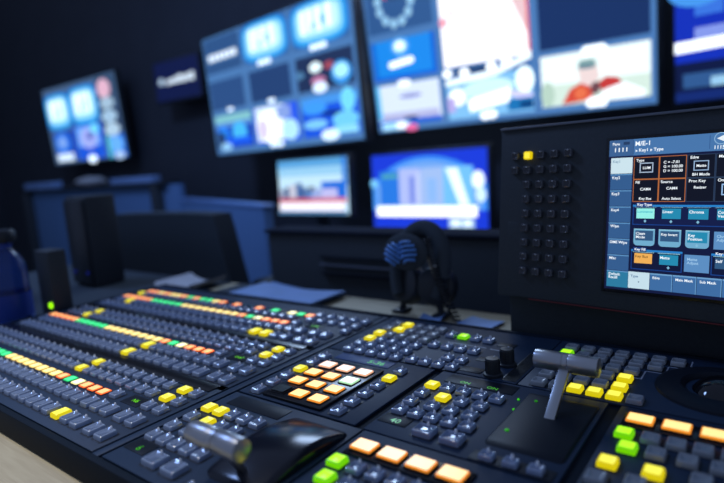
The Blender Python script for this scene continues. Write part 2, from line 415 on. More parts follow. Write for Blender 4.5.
# auxiliary bus panel behind the keypad
ax = thing('auxiliary_panel', 'auxiliary button panel at the back of the console with black knobs', 'control panel', U(-1.45, 2.5, -.045))
plate(ax, -1.985, -.895, 2.197, 2.842)
AL = {(2, 0), (3, 0), (4, 1), (5, 1)}
for r in range(6):
    for c in range(5):
        if r == 5 and c == 0: pass
        btn(ax, 'auxiliary_button', 'grey' if r > 2 else 'key', -1.852 + .0765 * c, 2.219 + .0965 * r, 'yellow' if (r, c) in AL else None)
for i in range(4): btn(ax, 'memory_button', 'key', -1.455 + .0755 * i, 2.230)
for i in (2, 3): btn(ax, 'memory_button', 'key', -1.455 + .0755 * i, 2.328)
for i in range(4): btn(ax, 'memory_button', 'key', -1.462 + .0780 * i, 2.470)
for i in range(4): btn(ax, 'memory_button', 'key', -1.455 + .0760 * i, 2.655, 'lime' if i == 1 else None)
for (x0, x1, y0, y1) in ((-1.19, -1.08, 2.215, 2.275), (-1.175, -1.075, 2.365, 2.42), (-1.165, -1.07, 2.60, 2.66)):
    display(ax, x0, x1, y0, y1)
b = bmesh.new(); box(b, -1.175 * S, -1.105 * S, 2.548 * S, 2.556 * S, ZT - .0302 * S, ZT - .029 * S); box(b, -1.43 * S, -1.2 * S, 2.555 * S, 2.563 * S, ZT - .0302 * S, ZT - .029 * S)
obj('printed_line', b, M['print'], ax, (0, 0, 0))
for x, y in ((-1.022, 2.240), (-1.012, 2.385)):
    b = bmesh.new(); lathe(b, [(.044 * S, 0), (.044 * S, .012 * S), (.034 * S, .016 * S), (.032 * S, .078 * S), (.029 * S, .084 * S), (.012 * S, .085 * S)], 32)
    for k in range(24):
        a = k * math.pi / 12; box(b, -.0015 * S, .0015 * S, .0315 * S, .0345 * S, .018 * S, .076 * S, mat=Matrix.Rotation(a, 4, 'Z'))
    kb = obj('rotary_knob', b, M['blackplastic'], ax, U(x, y, -.0302))
    b = bmesh.new(); box(b, -.002 * S, .002 * S, .012 * S, .028 * S, .0848 * S, .0862 * S); obj('pointer_mark', b, M['print'], kb, U(x, y, -.0302))
# perforated strip
b = bmesh.new()
box(b, -.972 * S, -.902 * S, 2.21 * S, 2.58 * S, ZT - .0302 * S, ZT - .0285 * S, .0008 * S)
for j in range(46):
    box(b, -.966 * S, -.908 * S, (2.216 + .0078 * j) * S, (2.2192 + .0078 * j) * S, ZT - .0285 * S, ZT - .0265 * S)
obj('speaker_grille', b, M['blackplastic'], ax, (0, 0, 0))

# lower panels (two alike): amber lamps, lime pair, grey keys
def macro(dx, dy, label):
    t = thing('macro_panel', label, 'control panel', U(-.9 + dx, 1.2 + dy, -.045), 'macro panels with amber lamps and lime buttons')
    X = lambda x: x + dx
    Yv = lambda y: y + dy
    plate(t, X(-1.235), X(-.500), Yv(.885), Yv(1.532))
    b = bmesh.new(); box(b, X(-1.205) * S, X(-.735) * S, Yv(1.358) * S, Yv(1.470) * S, ZT - .0302 * S, ZT - .023 * S, .003 * S); obj('lamp_bezel', b, M['gloss'], t, (0, 0, 0))
    for i in range(4):
        o = btn(t, 'status_lamp', 'lamp', X(-1.146 + .1165 * i), Yv(1.415), 'amber'); o.location.z += .006 * S
    g = 'grey' if dx else 'key'
    btn(t, 'macro_button', 'grey', X(-1.176), Yv(1.296), 'lime'); btn(t, 'macro_button', 'grey', X(-1.147), Yv(1.200), 'lime')
    for i in range(7): btn(t, 'macro_button', g, X(-1.093 + .0775 * i), Yv(1.296))
    for i in range(6): btn(t, 'macro_button', g, X(-1.062 + .0900 * i), Yv(1.203))
    for x, y, l in ((-1.180, 1.078, 'yellow'), (-1.050, 1.083, 'yellow'), (-.925, 1.105, None), (-.84, 1.105, None), (-1.190, .972, None), (-1.085, 1.0, None), (-.96, 1.0, None), (-.87, 1.0, None)):
        btn(t, 'macro_button', g, X(x), Yv(y), l)
    return t
macro(0, 0, 'macro panel at the bottom edge of the picture, four amber lamps showing')
macro(.772, .655, 'macro panel at the lower right of the console, set back from the other')

# device control panel with trackball
dv = thing('device_panel', 'device control panel at the right with yellow lit keys and black trackball', 'control panel', U(-.3, 2.5, -.045))
plate(dv, -.890, .72, 2.197, 2.842)
RK = [(2.730, 0, 7, ()), (2.638, 0, 6, ('lime0',)), (2.541, 0, 5, ()), (2.443, 0, 5, ('y4',)), (2.340, 0, 5, ('y4',)), (2.245, 0, 6, ('y2', 'y3', 'y4'))]
for y, c0, c1, l in RK:
    for c in range(c0, c1):
        lit = 'yellow' if 'y%d' % c in l else 'lime' if 'lime%d' % c in l else None
        btn(dv, 'device_button', 'grey', -.808 + .0785 * c - (.002 * c if y < 2.5 else 0), y, lit)
b = bmesh.new()
for x0, x1, y0, y1 in ((-.290, -.284, 2.685, 2.79), (-.372, -.284, 2.680, 2.685), (-.372, -.366, 2.59, 2.685), (-.45, -.366, 2.585, 2.590), (-.45, -.444, 2.49, 2.59), (-.53, -.444, 2.485, 2.490)):
    box(b, x0 * S, x1 * S, y0 * S, y1 * S, ZT - .0302 * S, ZT - .0292 * S)
obj('printed_line', b, M['print'], dv, (0, 0, 0))
b = bmesh.new(); lathe(b, [(.245 * S, 0), (.240 * S, .010 * S), (.215 * S, .020 * S), (.150 * S, .022 * S), (.135 * S, .010 * S), (.132 * S, .0)], 64, caps=False)
rg = obj('trackball_ring', b, M['gloss2'], dv, U(-.150, 2.500, -.0302))
b = bmesh.new(); bmesh.ops.create_uvsphere(b, u_segments=48, v_segments=32, radius=.131 * S)
bmesh.ops.bisect_plane(b, geom=b.verts[:] + b.edges[:] + b.faces[:], plane_co=(0, 0, .07 * S), plane_no=(0, 0, 1), clear_inner=True)
obj('trackball', b, M['ball'], dv, U(-.150, 2.500, -.103), ang=60)

# ------------------------------------------------------------------ menu panel (touch screen and button matrix)
psi, th = math.radians(-7.5), math.radians(-6.75)
CAM = Vector((0, 0, 1.03))
va = Vector((math.cos(psi), math.sin(psi), 0)); vn = Vector((math.sin(psi), -math.cos(psi), 0))
vb = Vector((0, 0, 1)) * math.cos(th) + vn * math.sin(th); vf = va.cross(vb)            # vf faces the operator
MS = .9
MA = CAM + Vector((-.16529, .690, -.17275)) * MS
MM = Matrix((va, vb, vf)).transposed().to_4x4(); MM.translation = MA
def mp(bm):                                                                              # local millimetres of the panel to metres
    bmesh.ops.transform(bm, matrix=MM @ Matrix.Scale(.001 * MS, 4), verts=bm.verts); return bm
mn = thing('menu_panel', 'tall black menu panel with lit touch screen and a grid of small buttons', 'control panel', (MA.x + .08, MA.y + .09, DESK))
b = bmesh.new(); box(b, -149, 262, -26, 206, -34, -3, 3); obj('housing', mp(b), M['black'], mn, (0, 0, 0))
b = bmesh.new(); box(b, -148, 261, 203.2, 206.2, -3, 0.4, .5); obj('top_edge', mp(b), M['edge'], mn, (0, 0, 0))  # strip with the highlight painted into its colour
b = bmesh.new(); box(b, -100, 261, -27, -25.6, -4, -1.5, .3); obj('bottom_edge', mp(b), M['red'], mn, (0, 0, 0), label='thin dark red line along the lower edge')
b = bmesh.new(); box(b, -4, 242, -4, 182, -3.1, -1, .6); obj('screen_bezel', mp(b), M['gloss'], mn, (0, 0, 0))
# foot
b = bmesh.new(); box(b, MA.x - .11, MA.x + .24, .642, .775, DESK + .0005, DESK + .018, .004); obj('foot', b, M['black'], mn, (0, 0, 0))
b = bmesh.new(); box(b, MA.x - .12, MA.x + .25, .645, .70, DESK + .014, MA.z + .07, .004); obj('neck', b, M['black'], mn, (0, 0, 0))
# matrix
def mbtn(u, v, lit):
    b = bmesh.new(); w = 10.5
    lp = [(w, w, 2, -3.2), (w, w, 2, 1.2), (w - 1, w - 1, 2, 2.4), (w - 3, w - 3, 1.4, 2.8), (w - 4.2, w - 4.2, 1.2, 2.3)]
    loft(b, lp, [0, 0, 0, 1], 1)
    sp = bmesh.new(); bmesh.ops.create_uvsphere(sp, u_segments=8, v_segments=5, radius=.75)
    if not lit: merge(b, sp, 2, Matrix.Translation((0, w / 2 - 1.6, 2.7)))
    else: sp.free()
    bmesh.ops.translate(b, vec=(u, v, 0), verts=b.verts)
    mats = [glow((245, 215, 10), .85), glow((255, 235, 60), 1.0), M['nub']] if lit else [M['capdark'], M['capdark2'], M['nub']]
    obj('matrix_button', mp(b), mats, mn, (0, 0, 0), label='button lit yellow' if lit else None)
M['capdark'] = pbr('dark_cap', (.055, .06, .075), .25, spec=.8, coat=.6)
M['capdark2'] = pbr('dark_cap_centre', (.014, .016, .024), .2, spec=.5, coat=.3)
for r in range(9):
    for c in range(5):
        if c == 0 and r > 1: continue
        mbtn(-124.5 + 18.5 * c - (.3 * r if c else 0), 167 - 19.4 * r, r == 0 and c == 1)
# screen page
b = bmesh.new(); box(b, 0, 237, 0, 178, -1.05, -.5, 0); obj('touch_screen', mp(b), scr((16, 24, 62), 1.), mn, (0, 0, 0), label='dark blue lit touch screen page')
def page(name, items, label=None):
    """items: (kind, ...) rectangles and lettering, layered; one part"""
    b = bmesh.new(); mats = []
    def mi(c, s=1.):
        m = scr(c, s)
        if m not in mats: mats.append(m)
        return mats.index(m)
    z = -.45
    for it in items:
        z += .05
        if it[0] == 'r':
            _, x0, y0, x1, y1, c = it[:6]
            f = b.faces.new([b.verts.new(p) for p in ((x0, y0, z), (x1, y0, z), (x1, y1, z), (x0, y1, z))]); f.material_index = mi(c)
        elif it[0] == 'rr':                                                   # round-bottomed key
            _, x0, y0, x1, y1, c = it[:6]; r = 4; pts = [(x1, y1), (x0, y1)]
            for i in range(5): a = math.pi + i * math.pi / 8; pts.append((x0 + r + r * math.cos(a), y0 + r + r * math.sin(a)))
            for i in range(5): a = 1.5 * math.pi + i * math.pi / 8; pts.append((x1 - r + r * math.cos(a), y0 + r + r * math.sin(a)))
            f = b.faces.new([b.verts.new((x, y, z)) for x, y in pts]); f.material_index = mi(c)
        elif it[0] == 'fr':                                                   # frame
            _, x0, y0, x1, y1, c, w = it
            for q in ((x0, y0, x1, y0 + w), (x0, y1 - w, x1, y1), (x0, y0 + w, x0 + w, y1 - w), (x1 - w, y0 + w, x1, y1 - w)):
                f = b.faces.new([b.verts.new(p) for p in ((q[0], q[1], z), (q[2], q[1], z), (q[2], q[3], z), (q[0], q[3], z))]); f.material_index = mi(c)
        elif it[0] == 't':
            _, x, y, s, size, c = it[:6]; al = it[6] if len(it) > 6 else 'l'
            add_text(b, s, size * 1.1, Matrix.Translation((x, y, z)), mi(c, 1.15), al, .018, 1.25 if s == '1111' else 1.)
        elif it[0] == 'tri':
            f = b.faces.new([b.verts.new((*p, z)) for p in it[1]]); f.material_index = mi(it[2])
        elif it[0] == 'circ':
            _, x, y, r, c = it
            f = b.faces.new([b.verts.new((x + r * math.cos(k * math.pi / 12), y + r * math.sin(k * math.pi / 12), z)) for k in range(24)]); f.material_index = mi(c)
    bmesh.ops.transform(b, matrix=MM @ Matrix.Scale(.001 * MS, 4), verts=b.verts)
    me = bpy.data.meshes.new(name); b.to_mesh(me); b.free()
    for m in mats: me.materials.append(m)
    o = bpy.data.objects.new(name, me); link(o, mn, Vector((0, 0, 0)))
    if label: o['label'] = label
W_ = (235, 243, 250); SIDE = (52, 92, 142); SIDEL = (96, 150, 200)
page('page_header', [('r', 0, 159, 237, 178, (72, 118, 172)), ('r', 0, 159, 27, 178, (60, 98, 148)), ('r', 27, 160, 27.6, 177, (40, 74, 120)), ('t', 3.5, 172, 'Page', 4.2, W_), ('t', 5, 164.2, '1111', 6.2, W_),
                     ('r', 16, 172, 23, 175.5, (38, 62, 100)), ('t', 29, 170, 'M/E-1', 6.6, W_), ('t', 29.5, 163, '» Key1 » Type', 4.6, W_),
                     ('fr', 104, 161.5, 104.6, 176, (50, 88, 140), .3), ('circ', 114.5, 172, 6.3, (150, 190, 225)), ('circ', 114.5, 172, 5.6, (74, 120, 174)), ('tri', [(110.8, 172), (117, 168.8), (117, 175.2)], W_), ('t', 108, 161, '1115.', 4.8, W_)], 'header strip with page number 1111')
SK = ['Key1', 'Key2', 'Key3', 'Key4', 'Wipe', 'DME Wipe', 'Misc', 'Default']
for i, s in enumerate(SK):
    y1 = 157 - 19.2 * i; y0 = y1 - 18.6
    if i == 7: y0 = 3
    c = (205, 228, 238) if i == 0 else (44, 122, 160) if i == 7 else SIDE
    it = [('r', 2.5, y0, 27, y1, c)]
    if i: it.append(('r', 2.5, y1 - 1.2, 27, y1, SIDEL))
    it.append(('t', 4.5, y1 - 5.6, s, 4.0, (120, 150, 175) if i == 0 else W_))
    if i == 7: it.append(('t', 4.5, y1 - 9.4, 'Recall', 4.0, W_))
    page('side_tab', it, 'pale selected Key1 tab' if i == 0 else 'teal Default Recall tab' if i == 7 else None)
OR = (178, 104, 58); DK = (14, 18, 34); GR = (44, 62, 88)
def status(x0, y0, x1, y1, items, c): page('status_box', [('r', x0, y0, x1, y1, c), ('r', x0 + .75, y0 + .75, x1 - .75, y1 - .75, DK)] + items)
status(28.5, 131, 55.8, 156.5, [('t', 31, 151.5, 'Type', 3.9, W_), ('fr', 35, 138.5, 49.5, 150, (170, 190, 215), 1.1), ('t', 42.3, 142.6, 'LUM', 3.9, W_, 'c')], OR)
status(55.8, 131, 83.2, 156.5, [('t', 60, 148, 'C = -7.01', 3.9, W_), ('t', 60, 143.2, 'G = 100.00', 3.9, W_), ('t', 60, 138.4, 'D = 100.00', 3.9, W_)], OR)
status(28.5, 105, 55.8, 131, [('t', 31, 126.2, 'Fill', 3.9, W_), ('t', 42, 118.2, 'CAM4', 3.9, W_, 'c'), ('t', 42, 107.4, 'Key Bus', 3.7, W_, 'c')], OR)
status(55.8, 105, 83.2, 131, [('t', 58, 126.2, 'Source', 3.9, W_), ('t', 69.5, 118.8, 'CAM4', 3.9, W_, 'c'), ('t', 69.5, 107.4, 'Auto Select', 3.7, W_, 'c')], OR)
status(83.6, 131, 110.5, 156.5, [('t', 86.5, 152, 'Edge', 3.9, W_), ('fr', 90, 138.8, 104.5, 149.6, (150, 180, 215), 1.0), ('t', 97.2, 142.8, 'Matte', 3.7, W_, 'c'), ('t', 97.2, 133.4, 'BH Mode', 3.9, W_, 'c')], GR)
status(83.6, 105, 110.5, 131, [('t', 86, 126.4, 'Proc Key', 3.9, W_), ('t', 97, 119.4, 'Resizer', 3.7, W_, 'c')], GR)
status(110.8, 131, 137.5, 156.5, [('t', 113.2, 151.8, 'Matte', 3.9, W_)], GR)
status(110.8, 105, 137.5, 131, [('t', 113.2, 126.6, 'On', 3.9, W_), ('fr', 117, 112, 131, 124, (150, 190, 235), 1.2)], GR)
BL = (40, 130, 205); KEY = (112, 172, 206); KT = (36, 138, 176); KD = (50, 88, 128)
page('key_group_frame', [('r', 29.5, 78.2, 237, 101.5, (24, 66, 140)), ('r', 30.4, 79.2, 237, 99.6, (18, 28, 72)), ('r', 29.5, 99.4, 237, 101.6, BL), ('r', 33, 99.2, 50.5, 104, (24, 60, 130)), ('t', 34, 100.4, 'Key Type', 3.7, W_)])
page('key_group_frame', [('r', 29.5, 26.2, 83.2, 49.6, (24, 66, 140)), ('r', 30.4, 27.2, 82.2, 47.6, (14, 22, 56)), ('r', 29.5, 47.4, 83.2, 49.6, BL), ('r', 31.5, 47.4, 46, 52, (24, 60, 130)), ('t', 33, 48.4, 'Key Fill', 3.7, W_)])
page('key_group_frame', [('r', 110.8, 26.2, 237, 49.6, (24, 66, 140)), ('r', 111.8, 27.2, 237, 47.6, (14, 22, 56)), ('r', 110.8, 47.4, 237, 49.6, BL), ('t', 114.6, 48.4, 'Key Mode', 3.7, W_)])
def key(x0, y0, txt, face=KT, tc=W_, dot=True, flat=False, fs=3.9):
    it = []
    if flat: it = [('r', x0, y0, x0 + 24, y0 + 19, (92, 142, 194))] + [('t', x0 + 2.5, y0 + 12.6 - 4 * i, s, fs, (150, 190, 222)) for i, s in enumerate(txt.split('/'))]
    else:
        it = [('rr', x0, y0, x0 + 22.8, y0 + 19.5, KEY), ('r', x0, y0 + 18.6, x0 + 22.8, y0 + 19.5, (150, 205, 228)), ('r', x0 + 1.8, y0 + 6, x0 + 21, y0 + 17.6, face)]
        it += [('t', x0 + 2.4, y0 + 12.6 - 4 * i, s, fs, tc) for i, s in enumerate(txt.split('/'))]
        if dot: it += [('tri', [(x0 + 11.4, y0 + 4.8), (x0 + 13, y0 + 3), (x0 + 9.8, y0 + 3)], (132, 190, 218)), ('tri', [(x0 + 11.4, y0 + 1.2), (x0 + 9.8, y0 + 2.9), (x0 + 13, y0 + 2.9)], (132, 190, 218))]
    page('soft_key', it, {(150, 240, 232): 'key lit pale aqua', (240, 176, 88): 'key lit orange'}.get(face))
key(31.8, 79.8, 'Luminance', (150, 240, 232), (60, 170, 190), fs=3.5); key(58.8, 79.8, 'Linear'); key(85.3, 79.8, 'Chroma'); key(112.4, 79.8, 'Color/Vector')
key(31.4, 54.2, 'Clean/Mode', KD, dot=False); key(58.2, 54.2, 'Key Invert', KD, dot=False, fs=3.6); key(85.3, 54.2, 'Key/Position'); key(112.4, 54.2, 'Chroma/Adjust', flat=True)
key(31.4, 27.6, 'Key Bus', (240, 176, 88), (120, 84, 40), dot=False); key(58.2, 27.6, 'Matte'); key(85.3, 27.8, 'Matte/Adjust', flat=True); key(112.6, 27.6, 'Self', KD, dot=False)
for i, s in enumerate(['Type', 'Edge', 'Main Mask', 'Sub Mask', 'Crop', 'Trans', 'Link', 'Store']):
    x0 = 27.3 + 23.7 * i; c = (198, 224, 236) if i == 0 else (62, 108, 162)
    it = [('r', x0, 3.5, x0 + 23.2, 23, c)]
    if i: it += [('r', x0, 21.4, x0 + 23.2, 23, (110, 160, 206)), ('r', x0 + 22.4, 3.5, x0 + 23.2, 22, (104, 156, 204))]
    else: it += [('circ', x0 + 11.6, 11.5, .7, (50, 80, 120))]
    it.append(('t', x0 + 2.6, 16.6, s, 3.7, (70, 110, 150) if i == 0 else W_))
    page('bottom_tab', it, 'pale selected Type tab' if i == 0 else None)

# ------------------------------------------------------------------ monitors
def ell(cx, cy, rx, ry, n=20): return [(cx + rx * math.cos(2 * math.pi * k / n), cy + ry * math.sin(2 * math.pi * k / n)) for k in range(n)]
def rc(x0, y0, x1, y1): return [(x0, y0), (x1, y0), (x1, y1), (x0, y1)]
def monitor(name, label, cat, center, psi, th, W, H, base, tiles, group=None, mount='wall', bez=.014, depth=.05, floorz=None):
    C = CAM + Vector(center)
    a = Vector((math.cos(psi), math.sin(psi), 0)); n = Vector((math.sin(psi), -math.cos(psi), 0))
    v = Vector((0, 0, 1)) * math.cos(th) + n * math.sin(th); f = a.cross(v)
    mt = Matrix((a, v, f)).transposed().to_4x4(); mt.translation = C
    t = thing(name, label, cat, C - f * depth, group)
    def put(nm, b, mats, lab=None, sm=True):
        bmesh.ops.transform(b, matrix=mt, verts=b.verts); return obj(nm, b, mats, t, (0, 0, 0), smooth=sm, label=lab)
    b = bmesh.new(); box(b, -W / 2 - bez, W / 2 + bez, -H / 2 - bez, H / 2 + bez, -depth, -.004, .004); put('housing', b, M['blackplastic'])
    b = bmesh.new(); box(b, -W / 2, W / 2, -H / 2, H / 2, -.006, -.001); put('screen', b, scr(*base) if isinstance(base[0], tuple) else scr(base))
    for u0, v0, u1, v1, layers in tiles:
        b = bmesh.new(); mats = []
        for k, (poly, c, s) in enumerate(layers):
            m = scr(c, s)
            if m not in mats: mats.append(m)
            z = .0005 + .0008 * k
            fc = b.faces.new([b.verts.new(((u0 + (u1 - u0) * x - .5) * W, (v0 + (v1 - v0) * y - .5) * H, z)) for x, y in poly]); fc.material_index = mats.index(m)
        bmesh.ops.transform(b, matrix=mt, verts=b.verts)
        me = bpy.data.meshes.new('picture_tile'); b.to_mesh(me); b.free()
        for m in mats: me.materials.append(m)
        link(bpy.data.objects.new('picture_tile', me), t, Vector((0, 0, 0)))
    if mount == 'wall':
        b = bmesh.new(); yb = 2.4495; back = C - f * depth
        box(b, back.x - .04, back.x + .04, back.y + .002, yb, C.z - .05, C.z + .05, .004); box(b, back.x - .14, back.x + .14, yb - .012, yb, C.z - .14, C.z + .14, .003)
        obj('wall_bracket', b, M['black'], t, (0, 0, 0))
    elif mount == 'stand':
        b = bmesh.new(); zb = floorz
        box(b, C.x - .03, C.x + .03, C.y + depth + .002, C.y + depth + .03, zb, C.z, .004); box(b, C.x - .13, C.x + .13, C.y - .03, C.y + .13, zb, zb + .012, .004)
        obj('stand', b, M['black'], t, (0, 0, 0))
    return t
FULL = rc(0, 0, 1, 1)
WH = (245, 250, 255)
slate = [(FULL, (46, 82, 138), 1.)]
def sup(cx, cy, rx, ry, n=36, e=.5): return [(cx + rx * math.copysign(abs(math.cos(2 * math.pi * k / n)) ** e, math.cos(2 * math.pi * k / n)), cy + ry * math.copysign(abs(math.sin(2 * math.pi * k / n)) ** e, math.sin(2 * math.pi * k / n))) for k in range(n)]
def cyan_view():
    L = [(FULL, (60, 105, 165), 1.), (sup(.5, .5, .50, .50), (24, 130, 228), 1.0), (sup(.5, .5, .45, .44), (70, 180, 245), 1.1), (sup(.5, .52, .40, .37), (150, 220, 252), 1.15), (sup(.5, .54, .34, .28), (190, 235, 252), 1.25)]
    for i, x in enumerate((.20, .33, .48, .66)): L.append((rc(x, .28 + .05 * (i % 2), x + .07, .82), (240, 252, 255), 1.4))
    L += [(rc(.56, .40, .63, .62), (90, 190, 245), 1.), (rc(.40, .34, .47, .5), (110, 200, 250), 1.)]
    return L
def dots(y=.02, n=3, x0=.38, dx=.1, r=.05): return [(ell(x0 + dx * i, y, r, r * 1.4, 12), (215, 235, 255), 1.8) for i in range(n)]
G3 = 'large multi-picture monitors on the back wall'
# second from left
t1 = [(FULL, (48, 86, 140), 1.)] + [(rc(.06, .32, .90, .56), (120, 160, 205), 1.)] + [(rc(.10 + .14 * i, .36, .20 + .14 * i, .54), (225, 238, 250), 1.4) for i in range(6)]
tiles2 = [(.01, .70, .30, .985, t1), (.315, .69, .635, .995, cyan_view() + dots(-.04)), (.655, .69, .985, .995, cyan_view() + dots(-.04)),
          (.01, .385, .29, .63, slate + dots(-.03, 2, .5, .08, .045)), (.335, .385, .62, .63, [(FULL, (38, 68, 120), 1.)] + dots(-.03, 2, .46, .08, .05)),
          (.66, .385, .985, .63, [(FULL, (34, 52, 92), 1.), (ell(.36, .64, .11, .15), (225, 245, 250), 1.3), (ell(.60, .62, .09, .12), (170, 80, 100), .9), (ell(.07, .50, .08, .12), (80, 130, 175), 1.), (ell(.80, .35, .17, .33), (60, 150, 230), 1.2), (ell(.80, .40, .12, .2), (160, 225, 250), 1.4), (ell(.40, .26, .13, .12), (200, 130, 175), 1.0), (ell(.42, .05, .13, .16), (205, 225, 250), 1.5)]),
          (.02, .05, .315, .335, [(FULL, (20, 60, 190), 1.), (rc(0, .78, 1, 1), (130, 195, 205), 1.1), (rc(0, .64, 1, .78), (90, 150, 225), 1.), (ell(.20, .45, .16, .22), (40, 130, 240), 1.2), (ell(.66, .45, .20, .30), (70, 180, 245), 1.2), (rc(.25, .08, .95, .3), (28, 90, 230), 1.2), (rc(0, 0, .25, .5), (40, 70, 120), .9), (ell(.25, .05, .16, .13), (130, 180, 220), 1.4)]),
          (.335, .05, .645, .34, [(FULL, (40, 90, 235), 1.1), (rc(.04, .06, .70, 1), (205, 225, 250), 1.3), (ell(.35, .45, .3, .45), (235, 245, 255), 1.5), (ell(.8, .3, .18, .28), (170, 220, 250), 1.3), (rc(.55, .62, .85, .95), (140, 170, 240), 1.), (ell(.2, .4, .12, .28), (215, 205, 245), 1.2)] + dots(-.05)),
          (.665, .05, .99, .34, [(FULL, (25, 85, 225), 1.1), (rc(0, .78, 1, 1), (70, 150, 235), 1.1), (ell(.84, .8, .12, .28), (110, 205, 245), 1.3), (ell(.25, .72, .22, .16), (60, 150, 245), 1.2), (ell(.55, .55, .18, .05), (14, 34, 100), .9), (ell(.25, .32, .22, .12), (120, 195, 245), 1.2), (ell(.78, .35, .22, .2), (110, 200, 245), 1.2), (rc(.55, .02, .98, .2), (140, 215, 245), 1.2), (ell(.50, .02, .16, .14), (200, 225, 245), 1.6)])]
monitor('multiview_monitor', 'large multi-picture monitor left of the thick gap, two cyan pictures along its top', 'monitor', (-2.053, 2.017, .424), math.radians(-5.7), math.radians(2.4), 1.17, .645, ((84, 136, 200), .85), tiles2, G3)
# third
ring = [(FULL, (50, 92, 150), 1.), (ell(.46, .60, .30, .52), (70, 120, 185), 1.), (ell(.46, .62, .22, .40), (50, 92, 150), 1.), (rc(.30, .66, .66, .84), (230, 60, 80), 1.1), (ell(.46, .72, .13, .12), (50, 80, 130), 1.)]
ring += [(ell(.46 + .26 * math.cos(a), .60 + .46 * math.sin(a), .055, .10, 14), (150, 200, 235), 1.1) for a in [math.radians(d) for d in (175, 202, 232, 262, 292, 322, 350)]]
tiles3 = [(.01, .665, .288, .985, ring),
          (.01, .355, .288, .615, [(FULL, (30, 140, 240), 1.05), (rc(0, 0, .08, 1), (24, 110, 220), 1.), (rc(.94, 0, 1, 1), (20, 100, 220), 1.), (rc(0, 0, 1, .09), (20, 100, 225), 1.), (ell(.47, .80, .14, .22), (90, 170, 245), 1.2), (ell(.47, .80, .09, .14), (215, 240, 255), 1.6), (ell(.47, .64, .06, .07), (110, 180, 245), 1.3)] + [(ell(.32 + .06 * i, .36 + .012 * i, .055, .09, 12), (240, 250, 255), 1.6) for i in range(6)]),
          (.01, .045, .288, .32, [(FULL, (215, 230, 252), 1.15), (rc(0, .15, .06, 1), (90, 190, 245), 1.2), (rc(.06, .12, .96, .30), (190, 195, 240), 1.), (ell(.55, .68, .18, .06), (150, 160, 225), 1.), (rc(0, 0, 1, .12), (40, 100, 225), 1.), (ell(.52, .14, .12, .035), (16, 24, 70), 1.), (rc(.04, -.12, .5, .07), (160, 215, 250), 1.3), (ell(.36, -.02, .09, .10), (230, 242, 255), 1.6), (ell(.52, -.10, .10, .09), (235, 110, 170), 1.1)] + [(ell(.43 + .05 * i, 1.0, .05, .08, 12), (235, 245, 255), 1.6) for i in range(3)]),
          (.315, .37, .632, .985, [(FULL, (40, 70, 125), 1.), (rc(0, 0, 1, .78), (250, 248, 252), 1.45), (rc(.3, .70, 1, 1), (250, 250, 252), 1.4), ([(.70, .80), (.80, .86), (1, .46), (1, .14)], (240, 205, 212), 1.05), (rc(.975, .03, 1, .62), (240, 90, 110), 1.0), (ell(.04, .45, .05, .05), (250, 170, 190), 1.1), (ell(.15, .52, .045, .02), (250, 190, 205), 1.1), ([(.26, .22), (.27, .22), (.57, .54), (.56, .54)], (225, 225, 230), 1.2)]),
          (.315, .035, .632, .345, [(FULL, (130, 195, 245), 1.1), (rc(0, .82, 1, 1.02), (70, 120, 190), .9), (rc(.12, .92, .60, 1.0), (14, 30, 70), 1.), ([(.0, .70), (.6, .78), (1, 1.0), (1, 1.12), (.6, .9), (0, .82)], (235, 250, 255), 1.4), (ell(.13, .45, .11, .18), (240, 245, 255), 1.5), (rc(0, .15, .1, .45), (190, 180, 245), 1.), (ell(.5, .55, .3, .2), (195, 235, 250), 1.3), (ell(.92, .62, .10, .25), (235, 255, 255), 1.5), ([(.65, .40), (1, .18), (1, .35), (.7, .5)], (205, 205, 250), 1.2), (rc(.72, .05, 1, .28), (30, 120, 190), 1.), (rc(.86, .10, 1, .2), (10, 50, 110), 1.), ([(.28, .12), (.74, .24), (.76, .52), (.26, .36)], (245, 252, 255), 1.6), ([(.36, .22), (.66, .31), (.66, .35), (.36, .26)], (110, 130, 185), 1.)] + [(ell(x, y, .06, .085, 14), (245, 252, 255), 1.7) for x, y in ((.04, .95), (.25, .93), (.57, .97), (.74, 1.0), (.46, .02), (.54, .03))]),
          (.66, .37, .985, .985, [(FULL, (26, 52, 104), 1.), (rc(0, .5, 1, 1), (28, 48, 96), 1.)]),
          (.66, .045, .985, .335, [(FULL, (232, 246, 246), 1.25), (rc(0, 0, 1, .42), (212, 234, 224), 1.1), (ell(.06, .25, .07, .25), (190, 220, 205), 1.), ([(.20, .02), (.28, .30), (.40, .42), (.46, .40), (.50, .06)], (222, 78, 62), 1.), ([(.54, .36), (.62, .46), (.72, .42), (.76, .30), (.58, .20)], (205, 62, 62), 1.), (ell(.38, .20, .06, .12), (240, 120, 80), 1.), ([(.38, .40), (.36, .70), (.44, .78), (.54, .72), (.56, .46), (.48, .30)], (236, 216, 216), 1.1), (sup(.45, .74, .08, .09, 20), (140, 180, 182), .95), (ell(.44, .70, .08, .04), (110, 140, 160), .9), (ell(.52, .27, .045, .12), (120, 80, 90), .9), ([(.52, .02), (.60, .22), (.78, .32), (.96, .12), (.94, 0)], (235, 245, 250), 1.4)] + [(ell(.46 + .06 * i, .98, .06, .10, 12), (240, 250, 255), 1.7) for i in range(3)] + [(ell(.48 + .05 * i, .0, .05, .10, 12), (240, 250, 255), 1.7) for i in range(3)])]
monitor('multiview_monitor', 'largest multi-picture monitor with a white picture in the middle and red jacket picture', 'monitor', (-.955, 2.203, .466), math.radians(2.1), math.radians(6.6), 1.2, .668, ((84, 136, 202), .85), tiles3, G3)
